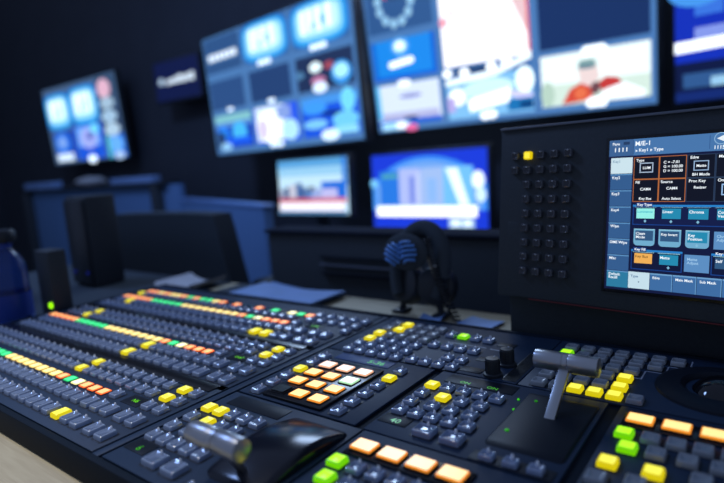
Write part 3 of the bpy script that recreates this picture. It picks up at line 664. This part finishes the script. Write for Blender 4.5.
# far left
tilesL = [(.0, .45, .37, .92, cyan_view()), (.37, .46, .75, .94, cyan_view()), (.76, .62, .99, .98, [(FULL, (56, 84, 120), .9), (ell(.4, .6, .35, .32), (225, 180, 205), 1.1), (ell(.45, .12, .38, .20), (160, 190, 215), 1.1)]),
          (.76, .28, .99, .60, [(FULL, (40, 62, 100), .9), (ell(.45, .70, .42, .25), (160, 195, 225), 1.1), (ell(.5, .2, .42, .25), (175, 205, 230), 1.1)]),
          (.05, .05, .34, .42, [(FULL, (20, 70, 190), 1.), (ell(.4, .6, .4, .4), (50, 120, 230), 1.1), (ell(.4, .62, .2, .2), (130, 170, 240), 1.1), (rc(.02, -.06, .86, .22), (205, 225, 245), 1.3)]),
          (.36, .02, .75, .46, [(FULL, (30, 90, 225), 1.), (rc(.1, .38, .86, .95), (110, 170, 245), 1.2), (ell(.48, .6, .3, .3), (160, 175, 245), 1.1), (ell(.55, .66, .1, .1), (60, 80, 190), 1.), (ell(.75, .85, .15, .15), (110, 210, 250), 1.2)] + dots(.0, 2, .45, .12, .08)),
          (.78, .0, 1.0, .28, [(FULL, (40, 110, 225), 1.), (ell(.5, .6, .4, .35), (100, 170, 245), 1.2), (rc(0, 0, .2, 1), (80, 190, 210), 1.), (ell(.6, .1, .3, .18), (165, 195, 235), 1.2)])]
monitor('multiview_monitor', 'small looking multi-picture monitor at the far left of the wall', 'monitor', (-4.537, 2.264, .488), math.radians(1.5), math.radians(2.9), 1.13, .63, ((78, 108, 150), .85), tilesL, G3)
# far right, cut by the picture edge
tilesR = [(.0, .05, 1., .98, [(FULL, (20, 50, 190), 1.), (rc(0, 0, 1, .16), (14, 26, 70), 1.), (rc(.02, .02, 1, .10), (50, 92, 150), 1.), ([(.09, .02), (1, .02), (1, .08), (.09, .07)], (150, 200, 235), 1.1), (rc(.05, .40, .12, .95), (60, 120, 230), 1.), (ell(.06, .55, .08, .1), (70, 150, 235), 1.1), (rc(.05, .27, .30, .34), (130, 150, 230), 1.1), (rc(.30, .25, .33, .9), (130, 160, 235), 1.2), ([(.0, .215), (1, .26), (1, .31), (.0, .275)], (240, 248, 255), 1.6), ([(.0, .60), (.36, .66), (.36, .71), (.0, .66)], (110, 215, 250), 1.3)])]
monitor('multiview_monitor', 'monitor at the top right corner with a white bar across a blue picture', 'monitor', (.295, 2.23, .462), math.radians(-3), math.radians(6), 1.2, .668, ((24, 50, 130), .8), tilesR, G3)
# dim logo screen
lg = [(.08, .36, .94, .62, [(rc(0, 0, 1, 1), (16, 26, 72), 1.)] + [(ell(.08, .55, .075, .36, 14), (175, 200, 222), 1.1)] + [(rc(.22 + .11 * i, .15 + .05 * (i % 2), .315 + .11 * i, (.62, .70, .80, .95, .80, .85, .95)[i]), (205, 222, 238), 1.2) for i in range(7)])]
monitor('logo_screen', 'dim navy screen showing a small white logo between the multi-picture monitors', 'screen', (-3.21, 2.268, .634), math.radians(3), math.radians(.6), .45, .253, ((16, 26, 72), 1.), lg)
# counter and lower monitors
ct = thing('equipment_counter', 'long black counter below the wall monitors', 'counter', (-1.5, 2.1, 0))
b = bmesh.new(); box(b, -2.14, 1.2, 1.86, 2.40, .625, .655, .004); obj('worktop', b, M['black'], ct, (0, 0, 0))
for x in (-2.1, -.7, 1.15):
    b = bmesh.new(); box(b, x - .02, x + .02, 1.9, 2.36, 0, .625, .003); obj('side_panel', b, M['black'], ct, (0, 0, 0))
city = [(0, 0, 1, 1, [(FULL, (190, 225, 245), 1.15), (rc(0, .86, 1, 1), (90, 165, 225), 1.05), (rc(0, .70, 1, .86), (150, 205, 240), 1.1), (rc(.94, .5, 1, 1), (50, 130, 225), 1.05), (rc(.0, .26, .08, .46), (150, 160, 190), 1.), (rc(.09, .28, .16, .50), (70, 90, 140), 1.), (rc(.17, .27, .27, .54), (205, 205, 225), 1.), (rc(.28, .28, .36, .58), (60, 100, 165), 1.), (rc(.36, .28, .44, .50), (80, 110, 165), 1.), (rc(.44, .28, .52, .44), (90, 140, 210), 1.), (rc(.47, .40, .56, .50), (60, 70, 95), 1.), (rc(.52, .28, .66, .46), (160, 180, 235), 1.), (rc(.66, .28, 1, .58), (30, 110, 225), 1.05), (rc(.66, .28, .88, .46), (190, 190, 240), 1.1), (rc(.02, .20, 1, .30), (215, 120, 150), 1.), (rc(.02, .24, .5, .29), (195, 70, 90), 1.), (rc(.02, .06, .97, .22), (235, 232, 245), 1.3), (rc(.0, 0, 1, .06), (90, 140, 190), 1.)])]
monitor('preview_monitor', 'smaller monitor with a pale city skyline picture', 'monitor', (-1.821, 1.988, -.101), math.radians(-2.2), math.radians(-2.), .468, .268, ((120, 160, 200), 1.), city, 'pair of monitors on the counter', 'stand', floorz=.6555)
arc = [(x, y) for x, y in ell(.5, .25, .56, .70, 40) if y >= .25] + [(0, .25)]
std = [(0, 0, 1, 1, [(FULL, (28, 62, 225), 1.), ([(max(0, min(1, x)), y) for x, y in arc], (60, 140, 240), 1.15), ([(max(.04, min(.96, .5 + (x - .5) * .95)), .25 + (y - .25) * .92) for x, y in arc], (110, 165, 240), 1.1), (rc(.14, .32, .86, .78), (150, 175, 240), 1.1), (rc(.08, .32, .26, .78), (40, 120, 225), 1.1), (rc(.1, .68, .25, .74), (80, 170, 190), 1.), (rc(.27, .32, .46, .80), (175, 190, 245), 1.1), (rc(.47, .32, .66, .8), (160, 190, 240), 1.1), (rc(.36, .34, .41, .70), (130, 150, 240), 1.), (rc(.52, .36, .60, .66), (140, 185, 245), 1.1), (rc(.43, .34, .46, .74), (195, 210, 248), 1.1), (rc(.66, .32, .90, .8), (110, 185, 245), 1.2), ([(.68, .78), (.78, .78), (.87, .32), (.79, .32)], (220, 240, 255), 1.4), (ell(.03, .62, .035, .06), (120, 200, 250), 1.2), (ell(.94, .62, .05, .11), (225, 240, 255), 1.4), (ell(.96, .44, .04, .09), (200, 230, 255), 1.3), (rc(.05, .17, .93, .31), (245, 250, 255), 1.6), (rc(.70, .03, .91, .15), (140, 180, 220), 1.2), (rc(.72, .05, .80, .14), (215, 235, 245), 1.4), (rc(.82, .05, .89, .14), (215, 235, 245), 1.4)])]
monitor('preview_monitor', 'monitor with a bright blue studio picture and white caption bar', 'monitor', (-1.214, 2.051, -.143), math.radians(-1.5), math.radians(-2.), .578, .335, ((28, 62, 225), 1.), std, 'pair of monitors on the counter', 'stand', floorz=.6555)

# ------------------------------------------------------------------ things behind and beside the console
cb = thing('equipment_rack', 'wide shallow black equipment rack standing behind the console', 'rack', (-.2, .92, 0))
ztop = CAM.z - .150
b = bmesh.new(); box(b, -.966, .62, .885, .955, 0, ztop, .006); obj('body', b, M['black'], cb, (0, 0, 0))
b = bmesh.new(); box(b, -.972, .626, .879, .961, ztop, ztop + .008, .003); obj('top_board', b, M['matte'], cb, (0, 0, 0))
for k in range(3):
    b = bmesh.new(); box(b, -.80, -.60 + .02 * k, .876, .886, ztop - .05 - .018 * k, ztop - .046 - .018 * k, .001); obj('vent_slot', b, M['edge'] if k == 1 else M['groove'], cb, (0, 0, 0))
# partitions
pt = thing('desk_partition', 'low blue partition behind the black chair', 'partition', (-2.7, 1.9, 0))
b = bmesh.new(); ang = math.atan2(.8, -2.0); L = 2.4
mt = Matrix.Translation((-1.62, 1.50, 0)) @ Matrix.Rotation(ang, 4, 'Z')
box(b, 0, L, -.02, .02, .05, CAM.z - .155, .006, mat=mt); obj('cloth_panel', b, M['bluepanel'], pt, (0, 0, 0))
b = bmesh.new(); box(b, -.01, L + .01, -.026, .026, CAM.z - .155, CAM.z - .138, .004, mat=mt); obj('top_rail', b, M['bluerail'] if 'bluerail' in M else M.setdefault('bluerail', pbr('blue_rail', (.17, .30, .58), .4, spec=.5)), pt, (0, 0, 0))
for s in (.08, L - .08):
    b = bmesh.new(); box(b, s - .03, s + .03, -.16, .16, 0, .05, .005, mat=mt); obj('foot', b, M['black'], pt, (0, 0, 0))
p2 = thing('desk_partition', 'navy blue partition at the far left carrying papers on its ledge', 'partition', (-4.2, 2.0, 0))
b = bmesh.new(); box(b, -5.08, -2.9, 1.98, 2.02, .05, CAM.z - .05, .006); obj('cloth_panel', b, M['bluepanel'], p2, (0, 0, 0))
b = bmesh.new(); box(b, -5.1, -3.0, 1.93, 2.08, CAM.z - .05, CAM.z - .03, .004); obj('ledge', b, M['blackplastic'], p2, (0, 0, 0))
for x in (-5.0, -3.1):
    b = bmesh.new(); box(b, x - .03, x + .03, 1.92, 2.10, 0, CAM.z - .05, .004); obj('post', b, M['black'], p2, (0, 0, 0))
def paper_stack(label, cat, name, x0, x1, y0, y1, z, n, mat, rot=0., jitter=.006, group=None, curl=0.):
    t = thing(name, label, cat, ((x0 + x1) / 2, (y0 + y1) / 2, z), group)
    for k in range(n):
        b = bmesh.new(); nx = 14
        cx, cy = (x0 + x1) / 2, (y0 + y1) / 2
        w, d = x1 - x0, y1 - y0
        grid = []
        for i in range(nx + 1):
            row = []
            for j in range(3):
                u = i / nx - .5; q = j / 2 - .5
                zz = curl * ((abs(u) * 2) ** 2) + .0006
                row.append((u * w, q * d, zz))
            grid.append(row)
        T = Matrix.Translation((cx + random.uniform(-1, 1) * jitter, cy + random.uniform(-1, 1) * jitter, z + .0016 * k)) @ Matrix.Rotation(rot + random.uniform(-1, 1) * .06 * (k > 0), 4, 'Z')
        top = [[b.verts.new(T @ Vector(p)) for p in r] for r in grid]
        bot = [[b.verts.new(T @ (Vector(p) - Vector((0, 0, .0006)))) for p in r] for r in grid]
        for i in range(nx):
            for j in range(2):
                b.faces.new([top[i][j], top[i + 1][j], top[i + 1][j + 1], top[i][j + 1]]); b.faces.new([bot[i][j], bot[i][j + 1], bot[i + 1][j + 1], bot[i + 1][j]])
        for i in range(nx):
            b.faces.new([top[i][0], bot[i][0], bot[i + 1][0], top[i + 1][0]]); b.faces.new([top[i][2], top[i + 1][2], bot[i + 1][2], bot[i][2]])
        for j in range(2):
            b.faces.new([top[0][j], top[0][j + 1], bot[0][j + 1], bot[0][j]]); b.faces.new([top[nx][j], bot[nx][j], bot[nx][j + 1], top[nx][j + 1]])
        obj('sheet', b, M[mat], t, (0, 0, 0), ang=40)
    return t
LZ = CAM.z - .0299
def block(name, label, cat, x0, x1, y0, y1, z0, z1, mat, bev=.004, group=None):
    b = bmesh.new(); c = Vector(((x0 + x1) / 2, (y0 + y1) / 2, z0))
    box(b, x0 - c.x, x1 - c.x, y0 - c.y, y1 - c.y, 0, z1 - z0, bev)
    return tag(obj(name, b, M[mat], None, c), label, cat, group)
block('document_tray', 'blue lit flat tray at the left end of the far ledge', 'tray', -5.06, -4.52, 1.96, 2.03, LZ, LZ + .050, 'bluepaper')
bg = thing('carrier_bag', 'crumpled grey bag on the far ledge beside the trays', 'bag', (-4.0, 2.0, LZ))
b = bmesh.new(); bmesh.ops.create_icosphere(b, subdivisions=3, radius=1)
for v in b.verts: v.co = Vector((v.co.x * .15, v.co.y * .08, (v.co.z * .5 + .5) * .065)) * (1 + .12 * math.sin(9 * v.co.x + 4 * v.co.z) * math.sin(7 * v.co.y))
obj('bag_body', b, M['greypaper'], bg, Vector((-4.0, 2.0, LZ)), ang=60)
block('document_tray', 'blue grey box at the right end of the far ledge', 'tray', -3.66, -3.16, 1.96, 2.03, LZ, LZ + .040, 'bluepaper')
# chair
cr = thing('office_chair', 'black office chair behind the desk, seen against the blue partition', 'chair', (-1.42, 1.0, 0))
b = bmesh.new(); zt = CAM.z - .106; loops = []
n = 10
bk = bmesh.new()
for i in range(n + 1):
    f = i / n; z = .50 + (zt - .50) * f; w = .53 + .02 * math.sin(math.pi * f) - (.03 * max(0, f - .88) / .12)
    y = .94 + .03 * math.cos(f * 3)
    loops.append([bk.verts.new((-1.405 + x, y + yy + .04 * (abs(x) / .27) ** 2 * -1, z)) for x, yy in [(-w / 2 + w * k / 8, 0) for k in range(9)] + [(w / 2 - w * k / 8, .06) for k in range(9)]])
for A, B in zip(loops, loops[1:]):
    for k in range(18): bk.faces.new([A[k], A[(k + 1) % 18], B[(k + 1) % 18], B[k]])
bk.faces.new(loops[0][::-1]); bk.faces.new(loops[-1])
obj('backrest', bk, M['foam'], cr, (0, 0, 0), ang=60)
b = bmesh.new(); box(b, -1.66, -1.16, .985, 1.38, .44, .51, .02); obj('seat', b, M['foam'], cr, (0, 0, 0))
for s in (-1, 1):
    b = bmesh.new(); tube(b, [(-1.41 + s * .27, 1.30, .50), (-1.41 + s * .285, 1.28, .62), (-1.41 + s * .285, 1.22, .705)], .014)
    box(b, -1.41 + s * .285 - .03, -1.41 + s * .285 + .03, .98, 1.30, .70, .73, .01); obj('armrest', b, M['blackplastic'], cr, (0, 0, 0))
b = bmesh.new(); cyl(b, (-1.41, 1.17, .09), (-1.41, 1.17, .44), .025); obj('gas_column', b, M['blackplastic'], cr, (0, 0, 0))
for k in range(5):
    a = k * 2 * math.pi / 5; b = bmesh.new(); p = Vector((-1.41 + .25 * math.cos(a), 1.17 + .25 * math.sin(a), .07))
    tube(b, [(-1.41, 1.17, .10), tuple(p)], .018)
    lg_ = obj('base_leg', b, M['blackplastic'], cr, (0, 0, 0)); b = bmesh.new(); cyl(b, p + Vector((-.012, 0, -.035)), p + Vector((.012, 0, -.035)), .033, seg=16); obj('caster', b, M['blackplastic'], lg_, (0, 0, 0))
# tower
tw = thing('computer_tower', 'upright black computer tower on the desk behind the water bottle', 'computer', (-1.335, .66, DESK))
b = bmesh.new(); box(b, -1.385, -1.285, .62, .695, DESK + .0005, CAM.z - .032, .006); obj('case', b, M['black'], tw, (0, 0, 0))
b = bmesh.new(); box(b, -1.380, -1.290, .612, .621, DESK + .008, CAM.z - .04, .003); fr = obj('front_panel', b, M['blackplastic'], tw, (0, 0, 0))
for x in (-1.362, -1.300):
    b = bmesh.new(); cyl(b, (x, .6125, CAM.z - .214), (x, .6095, CAM.z - .214), .003, seg=12); obj('indicator_light', b, glow((20, 30, 150), .5), fr, (0, 0, 0), label='tiny dim blue light')
# small box with lime light
bx = thing('interface_box', 'small black box with one lime green light beside the bottle', 'box', (-1.044, .43, DESK))
b = bmesh.new(); box(b, -1.072, -1.016, .412, .445, DESK + .0005, CAM.z - .115, .004); obj('case', b, M['black'], bx, (0, 0, 0))
b = bmesh.new(); cyl(b, (-1.0275, .4125, CAM.z - .2132), (-1.0275, .4085, CAM.z - .2132),   .0052, seg=20, bev=.0006); obj('power_light', b, glow((150, 240, 0), 1.6), bx, (0, 0, 0), label='lime green power light')
# bottle
bo = thing('water_bottle', 'clear water bottle with blue label and black cap left of the console', 'bottle', (-1.135, .385, DESK))
b = bmesh.new(); lathe(b, [(.020, .0006), (.033, .001), (.036, .006), (.036, .060), (.0345, .066), (.0345, .10), (.033, .112), (.026, .128), (.017, .138), (.015, .143), (.015, .152)], 40); obj('bottle_body', b, M['water'], bo, Vector((-1.135, .385, DESK)), ang=50)
b = bmesh.new(); lathe(b, [(.0366, .014), (.0366, .058)], 40, caps=False); obj('label_band', b, M['bluelabel'], bo, Vector((-1.135, .385, DESK)), label='blue paper label')
b = bmesh.new(); lathe(b, [(.0168, .143), (.0172, .146), (.0172, .152)], 32, caps=False); obj('neck_ring', b, M['bluelabel'], bo, Vector((-1.135, .385, DESK)))
b = bmesh.new(); lathe(b, [(.024, .152), (.026, .154), (.026, .170), (.023, .175), (.008, .176)], 36); obj('cap', b, M['blackplastic'], bo, Vector((-1.135, .385, DESK)), ang=50)
# papers
GP = 'loose papers on the desk behind the console'
paper_stack('grey papers in a loose pile behind the rear coloured displays', 'papers', 'paper_pile', -1.10, -.98, .665, .765, DESK + .0005, 3, 'greypaper', .12, group=GP, curl=.016)
paper_stack('blue lit sheets spread on the desk behind the rear left bank', 'papers', 'paper_pile', -.86, -.645, .665, .772, DESK + .0028, 4, 'bluepaper', -.05, .014, GP, .006)
paper_stack('pale blue paper on the desk between headphones and menu panel', 'papers', 'paper_pile', -.370, -.315, .684, .742, DESK + .0005, 2, 'bluepaper', -.1, .004, GP, .002)
paper_stack('small blue card lying between the headphones and the pale blue paper', 'papers', 'paper_pile', -.440, -.405, .690, .730, DESK + .0005, 1, 'bluepaper', .3, .002, GP, .006)
# headset with coiled cord
hs = thing('headphones', 'black headphones with a blue ribbed ear cushion standing behind the console', 'headphones', (-.465, .735, DESK))
hc = Vector((-.465, .735, DESK + .076))
b = bmesh.new(); pts = [hc + Vector((.044 * math.cos(a), .02 * math.sin(a), .062 * math.sin(a) if math.sin(a) > 0 else .070 * math.sin(a))) for a in [math.radians(-38 + 256 * i / 36) for i in range(37)]]
tube(b, pts, lambda f: .009 + .005 * math.sin(math.pi * f), 14); obj('headband', b, M['foam'], hs, (0, 0, 0), ang=60)
for sx, nm in ((-1, 'ear_cup'), (1, 'ear_cup')):
    c = hc + Vector((sx * .026 - .002, -.004 * (sx < 0) + .01, -.030))
    axis = Vector((.25 * sx, -.9, .25)).normalized()
    b = bmesh.new(); cyl(b, c - axis * .012, c + axis * .012,   .034, .031, 32, bev=.004); cup = obj(nm, b, M['blackplastic'], hs, (0, 0, 0))
for (cx, cz, rw, rh, tilt) in ((-.489, .022, .016, .018, .5), (-.464, .026, .017, .018, -.25)):
    for k in range(5):
        f = (k + .5) / 5 * 2 - 1; w = rw * math.sqrt(max(.05, 1 - f * f))
        T = Matrix.Translation((cx, .700, hc.z + cz + .006)) @ Matrix.Rotation(tilt, 4, 'Y')
        b = bmesh.new(); tube(b, [T @ Vector((w * q, -.006 * (1 - q * q), f * rh + .003 * (1 - q * q))) for q in [-1 + .25 * i for i in range(9)]], .0022, 8)
        obj('cushion_rib', b, M['bluerib'], hs, (0, 0, 0), ang=60, label='blue rib of the ear cushion')
b = bmesh.new(); bmesh.ops.create_uvsphere(b, u_segments=20, v_segments=12, radius=1); bmesh.ops.transform(b, matrix=Matrix.Translation((-.474, .712, hc.z + .030)) @ Matrix.Diagonal((.040, .010, .030, 1)), verts=b.verts)
obj('ear_cushion', b, M['foam'], hs, (0, 0, 0), ang=60)
b = bmesh.new(); pts = []
for i in range(260):
    f = i / 259; a = f * 2 * math.pi * 22
    ctr = Vector((-.440 + .045 * f ** 1.5, .722, hc.z + .052 - .126 * f))
    pts.append(ctr + Vector((.006 * math.cos(a), .006 * math.sin(a), 0)))
tube(b, pts, .0018, 6); obj('coiled_cord', b, M['gloss'], hs, (0, 0, 0), ang=60)
for sx in (-1, 1):
    b = bmesh.new(); tube(b, [(-.465 + sx * .03, .737, hc.z - .05), (-.465 + sx * .038, .734, DESK + .0035)], .0055); box(b, -.465 + sx * .038 - .012, -.465 + sx * .038 + .012, .72, .75, DESK + .0005, DESK + .006, .002); obj('stand_leg', b, M['blackplastic'], hs, (0, 0, 0))

hs.location.x += .010
# ------------------------------------------------------------------ light
w = bpy.data.worlds.new('dim_blue_room'); SC.world = w; w.use_nodes = True
bgn = w.node_tree.nodes['Background']; bgn.inputs['Color'].default_value = (.46, .60, 1., 1); bgn.inputs['Strength'].default_value = .32
def area(name, loc, target, size, power, col, shape='DISK', spread=180):
    l = bpy.data.lights.new(name, 'AREA'); l.shape = shape; l.size = size; l.energy = power; l.color = col; l.spread = math.radians(spread)
    o = bpy.data.objects.new(name, l); COL.objects.link(o); o.location = loc
    o.rotation_euler = (Vector(target) - Vector(loc)).to_track_quat('-Z', 'Y').to_euler()
    return o
def spot(name, loc, target, power, col, deg, blend, rad):
    l = bpy.data.lights.new(name, 'SPOT'); l.energy = power; l.color = col; l.spot_size = math.radians(deg); l.spot_blend = blend; l.shadow_soft_size = rad
    o = bpy.data.objects.new(name, l); COL.objects.link(o); o.location = loc
    o.rotation_euler = (Vector(target) - Vector(loc)).to_track_quat('-Z', 'Y').to_euler()
    return o
spot('ceiling_spot_over_desk', (-.95, .05, 2.6), (-.62, .10, DESK), 85, (1., .96, .92), 26, .9, .13)
area('added_blue_fill', (-2.2, .35, 2.7), (-2.3, 1.6, .7), .5, 26, (.30, .48, 1.))  # added unseen light that tints the partition and rear objects blue
area('added_sheen_light', (-1.5, 2.15, 2.05), (-.5, .4, ZT), .6, 14, (.50, .68, 1.))  # added unseen light behind the console, gives caps and grips their sheen

# ------------------------------------------------------------------ camera
cam = bpy.data.cameras.new('camera'); co = bpy.data.objects.new('camera', cam); COL.objects.link(co); SC.camera = co
R = Matrix(((0.79591042, -0.03052655, 0.6046443), (0.60119992, 0.15749137, -0.78342525), (-0.07131099, 0.98704843, 0.14370158)))
co.matrix_world = Matrix.Translation(CAM) @ R.to_4x4()
cam.sensor_width = 36; cam.sensor_fit = 'HORIZONTAL'; cam.lens = 36 * 544.697 / 724; cam.clip_start = .02
cam.dof.use_dof = True; cam.dof.focus_distance = 2.44 * S; cam.dof.aperture_fstop = cam.lens / 1000 / (.044 * S); cam.dof.aperture_blades = 0
vs = SC.view_settings; SC.display_settings.display_device = 'sRGB'
vs.view_transform = 'Standard'; vs.look = 'None'; vs.exposure = 0; vs.gamma = 1; vs.use_curve_mapping = False
